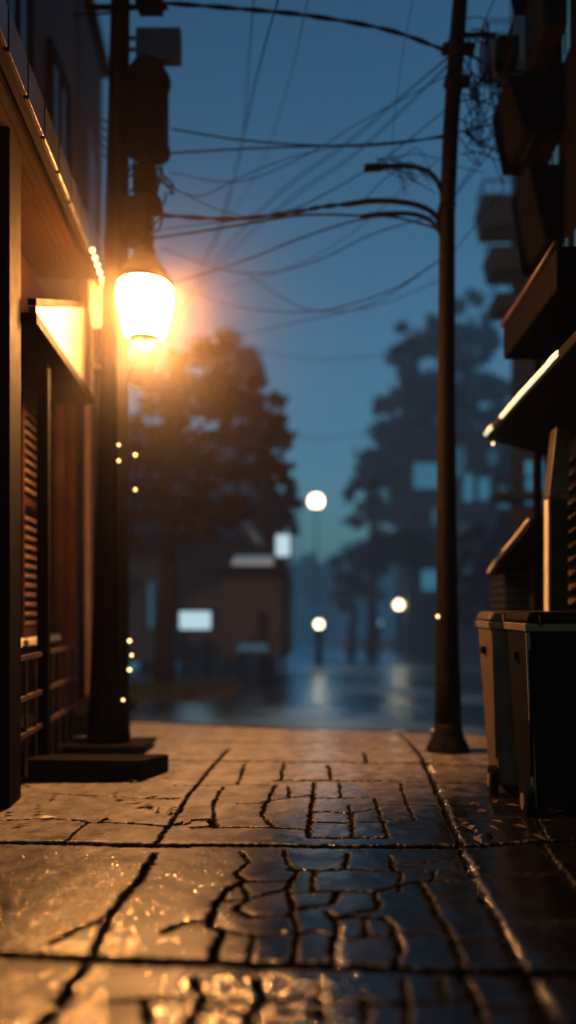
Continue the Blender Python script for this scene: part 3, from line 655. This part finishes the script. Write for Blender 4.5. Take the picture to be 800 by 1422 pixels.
# two wheeled bins
def wheelie(name, loc, rz, hgt, mb, mr, label, wd=.56, dp=.62, edge=False):
    t = thing(name, (0,0,0), label, 'bin', 'wheeled bins'); g = hgt
    def ring(sx, y0, y1, z): return [(-sx,y0,z),(sx,y0,z),(sx,y1,z),(-sx,y1,z)]
    b = MB(); b.hexa(ring(wd*.38,-dp*.34,dp*.36,.055)+ring(wd*.5,-dp*.5,dp*.44,g*.93)); bo = b.build('body', mb, t, bev=.03)
    b = MB(); b.hexa(ring(wd*.52,-dp*.53,dp*.47,g*.905)+ring(wd*.53,-dp*.54,dp*.48,g*.945)); b.build('rim', mr, bo, bev=.008)
    b = MB(); b.hexa(ring(wd*.53,-dp*.56,dp*.5,g*.952)+ring(wd*.47,-dp*.48,dp*.46,g)); li = b.build('lid', mb, t, bev=.018)
    b = MB()
    for sx in (-.5,0,.5): b.hexa([(sx*wd*.8-.014,dp*.355,.25),(sx*wd*.8+.014,dp*.355,.25),(sx*wd*.8+.014,dp*.39,.25),(sx*wd*.8-.014,dp*.39,.25),(sx*wd*.9-.014,dp*.425,g*.82),(sx*wd*.9+.014,dp*.425,g*.82),(sx*wd*.9+.014,dp*.45,g*.82),(sx*wd*.9-.014,dp*.45,g*.82)])
    b.build('stiffening_rib', mb, bo, bev=.006)
    b = MB(); b.tube([(-wd*.34,dp*.55,g*.965),(wd*.34,dp*.55,g*.965)], .016, 10); b.box((-wd*.36,dp*.46,g*.94),(-wd*.32,dp*.57,g*.985)); b.box((wd*.32,dp*.46,g*.94),(wd*.36,dp*.57,g*.985)); b.build('handle', mb, t)
    for sx in (-1,1):
        w_ = MB().tube([(sx*wd*.40,dp*.36,.10),(sx*wd*.40+sx*.055,dp*.36,.10)], .10, 20).build('wheel', M['rubber'], t, smooth=False, bev=.01)
        MB().tube([(sx*wd*.40+sx*.056,dp*.36,.10),(sx*wd*.40+sx*.062,dp*.36,.10)], .05, 14).build('hub', mr, w_)
        MB().box((sx*wd*.47-.02,-dp*.1,g*.76),(sx*wd*.47+.035,dp*.05,g*.80)).build('grip', M['dark'], bo, bev=.006)
    if edge:
        b = MB(); b.hexa([(wd*.38-.022,dp*.345,.06),(wd*.38+.006,dp*.345,.06),(wd*.38+.006,dp*.375,.06),(wd*.38-.022,dp*.375,.06),(wd*.5-.022,dp*.42,g*.9),(wd*.5+.006,dp*.42,g*.9),(wd*.5+.006,dp*.455,g*.9),(wd*.5-.022,dp*.455,g*.9)])
        b.build('edge_strip', mr, bo, bev=.006)  # lit corner of the bin painted as a pale strip
    t.location = loc; t.rotation_euler = (0,0,rz)
    return t
wheelie('wheeled_bin', (1.315,5.68,.02), R(178), 1.26, M['bin'], M['bin_rim'], 'brownish wheeled bin catching the warm light, behind the darker one', .54, .66)
wheelie('wheeled_bin', (1.355,5.02,.03), R(181), 1.25, M['bin_dark'], M['bin_rim'], 'near black wheeled bin with a pale edge, nearest the viewer', .46, .58, True)

# ------------------------------------------------------------------ apartment tower beyond
tw = thing('apartment_tower', (3.9,15.5,0), 'tall blue grey apartment tower with jutting balcony slabs beyond the dark building', 'building')
b = MB(); b.prism([(3.05,14,-.14),(9,14,-.14),(9,22,-.14),(4.85,22,-.14)], (0,0,14)); b.build('wall', M['tower'], tw)
for i, (py0, py1, pxl) in enumerate(((338,300,658),(397,368,669),(447,430,676),(700,690,676),(120,90,662),(232,205,690))):
    a = P(pxl,py0,14.3); c = P(pxl,py1,14.3)
    b = MB(); b.hexa([(a.x+.08,13.6,a.z),(4.2,13.6,a.z),(4.2,14.3,a.z),(a.x+.08,14.3,a.z),(a.x,13.5,c.z),(4.2,13.5,c.z),(4.2,14.3,c.z),(a.x,14.3,c.z)])
    o = b.build('balcony', M['tower_slab'], tw, bev=.02)
    b = MB(); b.tube([(a.x+.05,13.55,c.z+.24),(a.x+.05,14.3,c.z+.24)], .02, 6); b.tube([(a.x+.05,13.55,c.z+.24),(3.9,13.55,c.z+.24)], .02, 6)
    for k in range(7): b.tube([(a.x+.05+k*.16,13.55,c.z),(a.x+.05+k*.16,13.55,c.z+.24)], .01, 5)
    b.build('railing', M['tower_slab'], o)
for (x0,y0,x1,y1) in ((734,208,752,288),(736,382,757,462),(729,640,755,700),(756,62,768,116),(712,560,724,600)):
    a = P(x0,y1,13.99); c = P(x1,y0,13.97); w_ = MB().box(a, c).build('window', M['teal_lit'], tw)
    m_ = (a.x+c.x)/2; MB().box((m_-.02,13.94,a.z),(m_+.02,13.965,c.z)).build('frame', M['tower_slab'], w_)

# ------------------------------------------------------------------ trees
def tree(loc, label, blobs, mat_, trunk_r, leaf=.16, dens=260, lean=0, group='trees beyond the road'):
    t = thing('tree', loc, label, 'tree', group)
    top = max(c[2] for c, r in blobs)
    tp = [Vector(loc)+Vector((lean*(k/6)**2+U(-.08,.08), U(-.08,.08), top*k/6-.1*(k == 0))) for k in range(7)]
    MB().tube(tp, [trunk_r*(1.25-.95*k/6) for k in range(7)], 10).build('trunk', M['trunk'], t, smooth=True)
    for c, r in blobs:
        c = Vector(loc)+Vector(c); z = max(.8, c.z-Vector(loc).z-r[2]*.6-.3); kx = min(1, z/top)
        st = Vector(loc)+Vector((lean*kx*kx, 0, z-.3))
        MB().tube(curve([st, (st+c)/2+Vector((0,0,.15)), c],4), [trunk_r*.35*(1-.08*i) for i in range(9)], 6).build('limb', M['trunk'], t, smooth=True)
    V = []; Fc = []
    for c, r in blobs:
        n = int(1.45*dens*(r[0]*r[1]+r[0]*r[2]+r[1]*r[2]))
        cl = [(rng.normal(size=3), rng.uniform(.25,1)) for _ in range(max(7, n//38))]
        for q in range(n):
            d, rr = cl[rng.integers(len(cl))]
            u_ = d/np.linalg.norm(d)*rr**.5 + rng.normal(size=3)*.12
            p = np.array(loc)+np.array(c)+u_*np.array(r)
            a = rng.normal(size=3); a /= np.linalg.norm(a); bb = np.cross(a, rng.normal(size=3)); bb /= np.linalg.norm(bb)+1e-9
            l = leaf*rng.uniform(.5,1.3); k0 = len(V)
            V += [p-a*l, p+bb*l*.45, p+a*l, p-bb*l*.45]; Fc.append((k0,k0+1,k0+2,k0+3))
    org = Vector(loc); m2 = bpy.data.meshes.new('crown'); m2.from_pydata((np.array(V)-np.array(org)).tolist(), [], Fc); m2.materials.append(mat_)
    o = bpy.data.objects.new('crown', m2); COL.objects.link(o); o.parent = t
    return t
def blobs_px(base, Y, lst):   # (px,py,rx px, rz px)
    out = []
    for px, py, rx, rz in lst:
        c = P(px,py,Y); k_ = Y/FPX
        out.append(((c.x-base[0], U(-.5,.5), c.z-base[2]), (rx*k_*1.12, rx*k_*.9, rz*k_*1.12)))
    return out
zb = -.12
def tree_px(px, Y, label, lst, m, tr_, **kw):
    base = (P(px,900,Y).x, Y, zb); return tree(base, label, blobs_px(base, Y, lst), m, tr_, **kw)
tree_px(232, 14.5, 'broad reddish tree just behind the lantern pole', [(392,602,24,16),(236,735,60,24),(325,712,44,16),(225,510,44,26),(262,556,60,26),(330,528,46,20),(352,585,44,16),(345,640,60,18),(380,662,34,12),(280,700,66,20),(230,530,50,30),(300,520,42,34),(190,590,50,46),(262,590,62,34),(330,575,40,24),(215,660,66,34),(290,655,30,18),(345,610,26,18)], M['leaf_warm'], .16, leaf=.13)
tree_px(372, 17, 'dark tree hanging over the roofs next to the tall globe lamp', [(365,560,34,26),(372,620,30,34),(352,660,44,22),(380,690,30,24),(386,735,26,22),(370,712,46,22)], M['leaf_dark'], .15, leaf=.13)
tree_px(205, 18, 'shadowy leafy tree beside the shop corner', [(150,700,70,40),(215,745,60,30),(170,800,60,40),(130,620,50,60)], M['leaf_warm'], .18, leaf=.16)
tree_px(330, 21, 'tree with sparse pale gaps behind the house gable', [(330,520,40,26),(300,480,36,22),(350,600,36,30),(310,720,40,20)], M['leaf_dark'], .15, leaf=.17)
tree_px(655, 27, 'tallest conifer, its pointed top rising behind the slender pole', [(650,440,24,26),(656,480,42,26),(640,520,52,24),(662,560,60,26),(650,610,70,30),(655,670,78,30),(640,740,84,34)], M['leaf'], .22, leaf=.24, dens=120)
tree_px(580, 25, 'layered pine left of the slender pole with shelf like boughs', [(600,500,50,36),(590,560,60,34),(560,640,60,30),(600,690,66,40),(585,455,30,26),(575,490,36,18),(560,535,42,20),(550,565,36,14),(535,600,44,16),(520,640,36,22),(548,670,50,22),(530,720,46,26),(575,620,40,40)], M['leaf'], .22, leaf=.21, dens=140)
tree_px(515, 23, 'low dark tree whose bare trunk stands by the pale wall', [(505,690,20,20),(520,760,46,26),(500,800,34,22),(560,770,50,30)], M['leaf_dark'], .17, leaf=.2, dens=150)
tree_px(491, 24, 'thin dark tree with a straight trunk near the small globe lamps', [(490,795,26,26),(505,830,34,18)], M['leaf_dark'], .15, leaf=.18, dens=150)
tree_px(690, 19, 'bushy tree between the slender pole and apartment tower', [(690,760,36,40),(660,810,36,30),(700,840,40,30),(640,770,26,30),(640,840,24,24)], M['leaf_dark'], .17, leaf=.16, dens=200)
tree_px(455, 40, 'hazy round tree closing the far end of the road', [(440,800,50,28),(480,810,44,24),(410,810,40,26)], M['leaf_dark'], .3, leaf=.4, dens=40)

# ------------------------------------------------------------------ houses and lit signs beyond the road
h = thing('house', (-3.2,18,zb), 'grey house with a wet hipped roof behind the reddish tree', 'house')
Y = 17.5
b = MB(); b.box(P(150,920,Y)*1, P(340,742,Y)+Vector((0,4,0))); b.build('wall', M['house_wall'], h)
e0, e1, r0, r1 = P(140,746,Y-.4), P(350,746,Y-.4), P(170,640,Y+2), P(286,640,Y+2); bk = P(350,746,Y+4.4); bk0 = P(140,746,Y+4.4); bk.x = e1.x; bk0.x = e0.x; bk.z = bk0.z = e0.z
rf = MB().add([e0,e1,r1,r0,bk,bk0], [(0,1,2,3),(1,4,2),(4,5,3,2),(5,0,3),(0,5,4,1)]).build('roof', M['roof'], h)
for (x0,y0,x1,y1,mm) in ((205,808,214,872,'teal_dim'),(228,815,236,880,'teal_dim'),(330,808,355,900,'house_pale')):
    w_ = MB().box(P(x0,y1,Y-.03), P(x1,y0,Y-.003)).build('window', M[mm], h)
    b = MB(); c0 = P(x0,y1,Y-.05); c1 = P(x1,y0,Y-.035); b.box((c0.x-.05,c0.y,c0.z-.05),(c1.x+.05,c1.y,c0.z)); b.box((c0.x-.05,c0.y,c1.z),(c1.x+.05,c1.y,c1.z+.05)); b.box((c0.x-.05,c0.y,c0.z),(c0.x,c1.y,c1.z)); b.box((c1.x,c0.y,c0.z),(c1.x+.05,c1.y,c1.z)); b.build('frame', M['house_dark'], w_)
b = MB(); b.box(P(309,892,Y-.03), P(322,868,Y-.003)); b.build('door_light', M['orange_lit'], h)
h2 = thing('house', (-2.2,22,zb), 'farther house whose pale upper gable shows between the trees', 'house'); Y = 22
b = MB(); b.box(P(250,915,Y), P(385,690,Y)+Vector((0,4,0))); b.build('wall', M['house_dark'], h2)
g_ = [P(262,694,Y-.02),P(345,694,Y-.02),P(338,634,Y-.02),P(282,618,Y-.02)]; b = MB(); b.prism(g_, (0,.015,0)); b.build('gable', M['house_pale'], h2)
e0, e1, r0, r1 = P(240,690,Y-.3), P(395,690,Y-.3), P(262,600,Y+2), P(345,600,Y+2); bk = Vector((e1.x,Y+4.3,e1.z)); bk0 = Vector((e0.x,Y+4.3,e0.z))
MB().add([e0+Vector((0,.6,0)),e1+Vector((0,.6,0)),r1,r0,bk,bk0], [(0,1,2,3),(1,4,2),(4,5,3,2),(5,0,3),(0,5,4,1)]).build('roof', M['roof'], h2)
h3 = thing('shop_pavilion', P(360,900,16.5).to_3d()*1, 'low pavilion with a pale awning beside the square lit sign', 'pavilion'); h3.location.z = zb; ORG[h3.name] = h3.location.copy(); Y = 16.5
b = MB(); b.box(P(306,912,Y), P(398,795,Y)+Vector((0,2.5,0))); b.build('wall', M['house_wall'], h3)
b = MB(); b.hexa([P(296,795,Y-.5),P(408,795,Y-.5),P(408,795,Y+2.6),P(296,795,Y+2.6),P(326,778,Y-.5),P(392,778,Y-.5),P(392,774,Y+2.6),P(326,774,Y+2.6)]); b.build('roof', M['house_dark'], h3)
b = MB(); b.hexa([P(322,785,Y-.9),P(380,785,Y-.9),P(380,783,Y-.52),P(322,783,Y-.52),P(322,780,Y-.9),P(380,780,Y-.9),P(378,772,Y-.52),P(326,772,Y-.52)]); b.build('awning', M['bluewhite_dim'], h3)  # pale awning given a faint glow of its own
b = MB(); b.box(P(330,900,Y-.03), P(354,808,Y-.004)); b.build('doorway', M['house_wall'], h3)
b = MB(); b.box(P(358,900,Y-.03), P(372,850,Y-.004)); b.build('side_panel', mat('olive_panel',(.012,.016,.018),.6), h3)
def lit_sign(px0, py0, px1, py1, Y, m, label, posts=True):
    a = P(px0,py1,Y); c = P(px1,py0,Y+.12)
    t = thing('lit_sign', ((a.x+c.x)/2, Y, zb), label, 'sign', None)
    MB().box((a.x,Y,a.z),(c.x,Y+.12,c.z)).build('face', m, t, bev=.02)
    b = MB(); b.box((a.x-.04,Y+.125,a.z-.04),(c.x+.04,Y+.2,c.z+.04)); b.build('case', M['house_dark'], t)
    for x in ((a.x+.08, c.x-.08) if posts else ((a.x+c.x)/2,)):
        MB().tube([(x,Y+.16,zb-.02),(x,Y+.16,a.z-.02)], .03, 8).build('leg', M['dark_metal'], t)
lit_sign(249,849,293,874,15, M['bluewhite'], 'wide low illuminated pale blue sign in front of the grey house')
lit_sign(383,743,403,772,16, M['bluewhite'], 'tall square illuminated white sign high on one post', False)
lit_sign(330,893,372,905,15.4, M['teal_dim'], 'dim teal low sign panel close to the pavilion doorway')
lit_sign(586,792,606,820,21, M['teal_lit'], 'small bright teal sign just left of the slender pole', False)
lit_sign(632,790,652,812,21, M['teal_dim'], 'small dim teal sign just right of the slender pole', False)
fb = thing('office_block', (4.5,23,zb), 'long dark block with scattered teal lit windows behind the slender pole', 'building'); Y = 23
b = MB(); b.box(P(566,912,Y), P(800,600,Y)+Vector((0,5,0))); b.build('wall', M['tower'], fb)
for (x0,y0,x1,y1,mm) in ((575,644,609,678,'teal_lit'),(631,621,646,662,'teal_dim'),(644,659,657,696,'teal_lit'),(665,664,680,694,'teal_lit'),(693,679,706,704,'teal_lit'),(678,625,690,645,'teal_dim'),(600,705,612,730,'teal_dim'),(640,730,652,752,'teal_dim')):
    w_ = MB().box(P(x0,y1,18.2), P(x1,y0,18.22)) if False else MB().box(P(x0,y1,Y-.04), P(x1,y0,Y-.004)); w_ = w_.build('window', M[mm], fb)
    c0 = P(x0,y1,Y-.06); c1 = P(x1,y0,Y-.042); MB().box((c0.x-.05,c0.y,c0.z-.06),(c1.x+.05,c1.y,c0.z)).build('sill', M['tower_slab'], w_)
b = MB(); b.box(P(556,604,Y-.2), P(805,596,Y)+Vector((0,5.2,0))); b.build('roof', M['tower_slab'], fb)
lw = MB().box(P(470,916,28), P(690,886,28)+Vector((0,.25,0))).build('garden_wall', M['pale_wall'], bev=.02); tag(lw, 'long pale low wall at the far side of the road', 'wall'); 
# globe lamps
def globe_lamp(px, py, Y, r, label, pr, m='far_globe', body=None):
    c = P(px,py,Y); t = thing('globe_lamp', (c.x,Y,zb), label, 'street lamp', 'round globe lamps beyond the road')
    MB().ball(c, r, 24, 16).build('globe', M[m], t, smooth=True)
    MB().tube([(c.x,Y,zb-.02),(c.x,Y,c.z-r)], pr, 12).build('post', M['dark_metal'], t, smooth=True)
    MB().lathe([(r*.45,-r*1.16),(r*.55,-r*1.08),(r*.5,-r*.86)], c, 16).build('collar', M['dark_metal'], t, smooth=True)
globe_lamp(439,696,23, .20, 'tall globe lamp shining high over the road', .018)
globe_lamp(554,840,24, .125, 'globe lamp on a slim post just left of the slender pole', .05)
globe_lamp(443,867,20, .095, 'lowest globe lamp on a stout dark bollard', .085)
globe_lamp(528,865,25, .08, 'small pale unlit looking globe beside the bare trunks', .03, 'pale_globe')

# verge
b = MB()
for _ in range(5000):
    x, y = U(-7,-1.5), U(12.2,14.6); hgt = U(.05,.16); a = U(0,6.28); w_ = .012
    if x > -1.9-(14.6-y)*.2: continue
    b.add([(x-w_*math.cos(a),y-w_*math.sin(a),zb),(x+w_*math.cos(a),y+w_*math.sin(a),zb),(x+U(-.05,.05),y+U(-.05,.05),zb+hgt)], [(0,1,2)])
tag(b.build('grass', M['grass']), kind='stuff')
vs = [(-9,12.1,-.112),(-1.7,12.1,-.112),(-1.7,15,-.112),(-9,15,-.112)]
tag(MB().add(vs,[(0,1,2,3)]).build('verge_ground', M['ground']), kind='structure')
# hill closing the street
b = MB(); vs = []; n = 160
for i in range(n+1):
    x = -29+58*i/n; top = 3.9+1.4*math.sin(x*.07+1)+.7*math.sin(x*.31)+.5*math.sin(x*1.1)+U(-.25,.25)
    vs += [(x,44,-.3),(x,48,top*.8),(x,51,top),(x,55,-.3)]
b.add(vs, [(i*4+k_,(i+1)*4+k_,(i+1)*4+k_+1,i*4+k_+1) for i in range(n) for k_ in range(3)])
tag(b.build('hill', M['hill']), kind='structure')

# ------------------------------------------------------------------ evening mist filling the street
hz = bpy.data.materials.new('mist'); hz.use_nodes = True; nt = hz.node_tree
nt.nodes.remove(nt.nodes['Principled BSDF']); vsn = nt.nodes.new('ShaderNodeVolumeScatter')
vsn.inputs['Color'].default_value = (1,.90,.84,1); vsn.inputs['Anisotropy'].default_value = .1
ge = nt.nodes.new('ShaderNodeNewGeometry'); vd = nt.nodes.new('ShaderNodeVectorMath'); vd.operation = 'DISTANCE'
nt.links.new(ge.outputs['Position'], vd.inputs[0]); vd.inputs[1].default_value = lc
def mth(op, a, b_=None, c=None):
    m_ = nt.nodes.new('ShaderNodeMath'); m_.operation = op
    for i, q in enumerate((a, b_, c)):
        if q is None: continue
        if isinstance(q, (int, float)): m_.inputs[i].default_value = q
        else: nt.links.new(q, m_.inputs[i])
    return m_.outputs[0]
# mist density raised around the lantern to shape its halo, thin mist elsewhere
q = mth('DIVIDE', vd.outputs['Value'], .80); q = mth('MULTIPLY_ADD', q, q, 1.0); q = mth('POWER', q, -2.3)
sxy = nt.nodes.new('ShaderNodeSeparateXYZ'); nt.links.new(ge.outputs['Position'], sxy.inputs[0])
fr = nt.nodes.new('ShaderNodeMapRange'); nt.links.new(sxy.outputs['Y'], fr.inputs[0]); fr.inputs[1].default_value = 8.5; fr.inputs[2].default_value = 24; fr.inputs[3].default_value = .0006; fr.inputs[4].default_value = .018
nt.links.new(mth('MULTIPLY_ADD', q, .105, fr.outputs[0]), vsn.inputs['Density'])
# blue emission added in place of skylight scattered many times inside the mist
em = nt.nodes.new('ShaderNodeEmission'); em.inputs['Color'].default_value = (.012,.088,.17,1); nt.links.new(fr.outputs[0], em.inputs['Strength'])
ads = nt.nodes.new('ShaderNodeAddShader'); nt.links.new(vsn.outputs[0], ads.inputs[0]); nt.links.new(em.outputs[0], ads.inputs[1])
nt.links.new(ads.outputs[0], nt.nodes['Material Output'].inputs['Volume'])
b = MB(); b.box((-30,-3,-.6),(30,56,13)); o = b.build('mist', hz); tag(o, kind='stuff')

# ------------------------------------------------------------------ sky, dusk light, camera
W = bpy.data.worlds.new('World'); sc.world = W; W.use_nodes = True; nt = W.node_tree
sk = nt.nodes.new('ShaderNodeTexSky'); sk.sky_type = 'NISHITA'; sk.sun_disc = False
sk.sun_elevation = R(14); sk.sun_rotation = R(200); sk.air_density = 1.6; sk.dust_density = 2.0; sk.ozone_density = 4.0
mx = nt.nodes.new('ShaderNodeMix'); mx.data_type = 'RGBA'; mx.blend_type = 'MULTIPLY'; mx.inputs['Factor'].default_value = 1
nt.links.new(sk.outputs[0], mx.inputs['A']); mx.inputs['B'].default_value = (.46,.80,.94,1)
bg = nt.nodes['Background']; nt.links.new(mx.outputs['Result'], bg.inputs['Color']); bg.inputs['Strength'].default_value = .066
sun = bpy.data.lights.new('sun', 'SUN'); sun.energy = .03; sun.angle = R(12); sun.color = (.75,.85,1)
so = bpy.data.objects.new('sun', sun); COL.objects.link(so); so.rotation_euler = (R(60),0,R(-20))

# added disc light under the lantern, brightening the paving below
sp = bpy.data.lights.new('lantern_foot', 'AREA'); sp.shape = 'DISK'; sp.size = .23; sp.energy = 370; sp.color = (1,.46,.145)
spo = bpy.data.objects.new('lantern_foot', sp); COL.objects.link(spo); spo.location = lc-Vector((0,0,.312))
spo.rotation_euler = Vector((.08,-.12,-1)).to_track_quat('-Z','Y').to_euler()
cam = bpy.data.cameras.new('camera'); co_ = bpy.data.objects.new('camera', cam); COL.objects.link(co_)
co_.location = (0,0,H); co_.rotation_euler = (R(90),0,0)
cam.sensor_fit = 'VERTICAL'; cam.sensor_height = 36; cam.lens = 36*FPX/1422
cam.shift_y = (VY-711)/1422; cam.shift_x = -(VX-400)/1422
cam.clip_start = .05; cam.clip_end = 1500
cam.dof.use_dof = True; cam.dof.focus_distance = 4.8; cam.dof.aperture_fstop = cam.lens/1000/.082
sc.camera = co_
sc.view_settings.view_transform = 'Standard'; sc.view_settings.look = 'None'; sc.view_settings.exposure = 0; sc.view_settings.gamma = 1
sc.render.engine = 'CYCLES'
cy = sc.cycles; cy.use_denoising = True
try: cy.denoiser = 'OPENIMAGEDENOISE'
except Exception: pass
cy.volume_step_rate = .13; cy.volume_max_steps = 160; cy.max_bounces = 5; cy.diffuse_bounces = 2; cy.glossy_bounces = 3; cy.volume_bounces = 0; cy.transmission_bounces = 2
cy.sample_clamp_indirect = 4; cy.sample_clamp_direct = 0
cy.caustics_reflective = False; cy.caustics_refractive = False
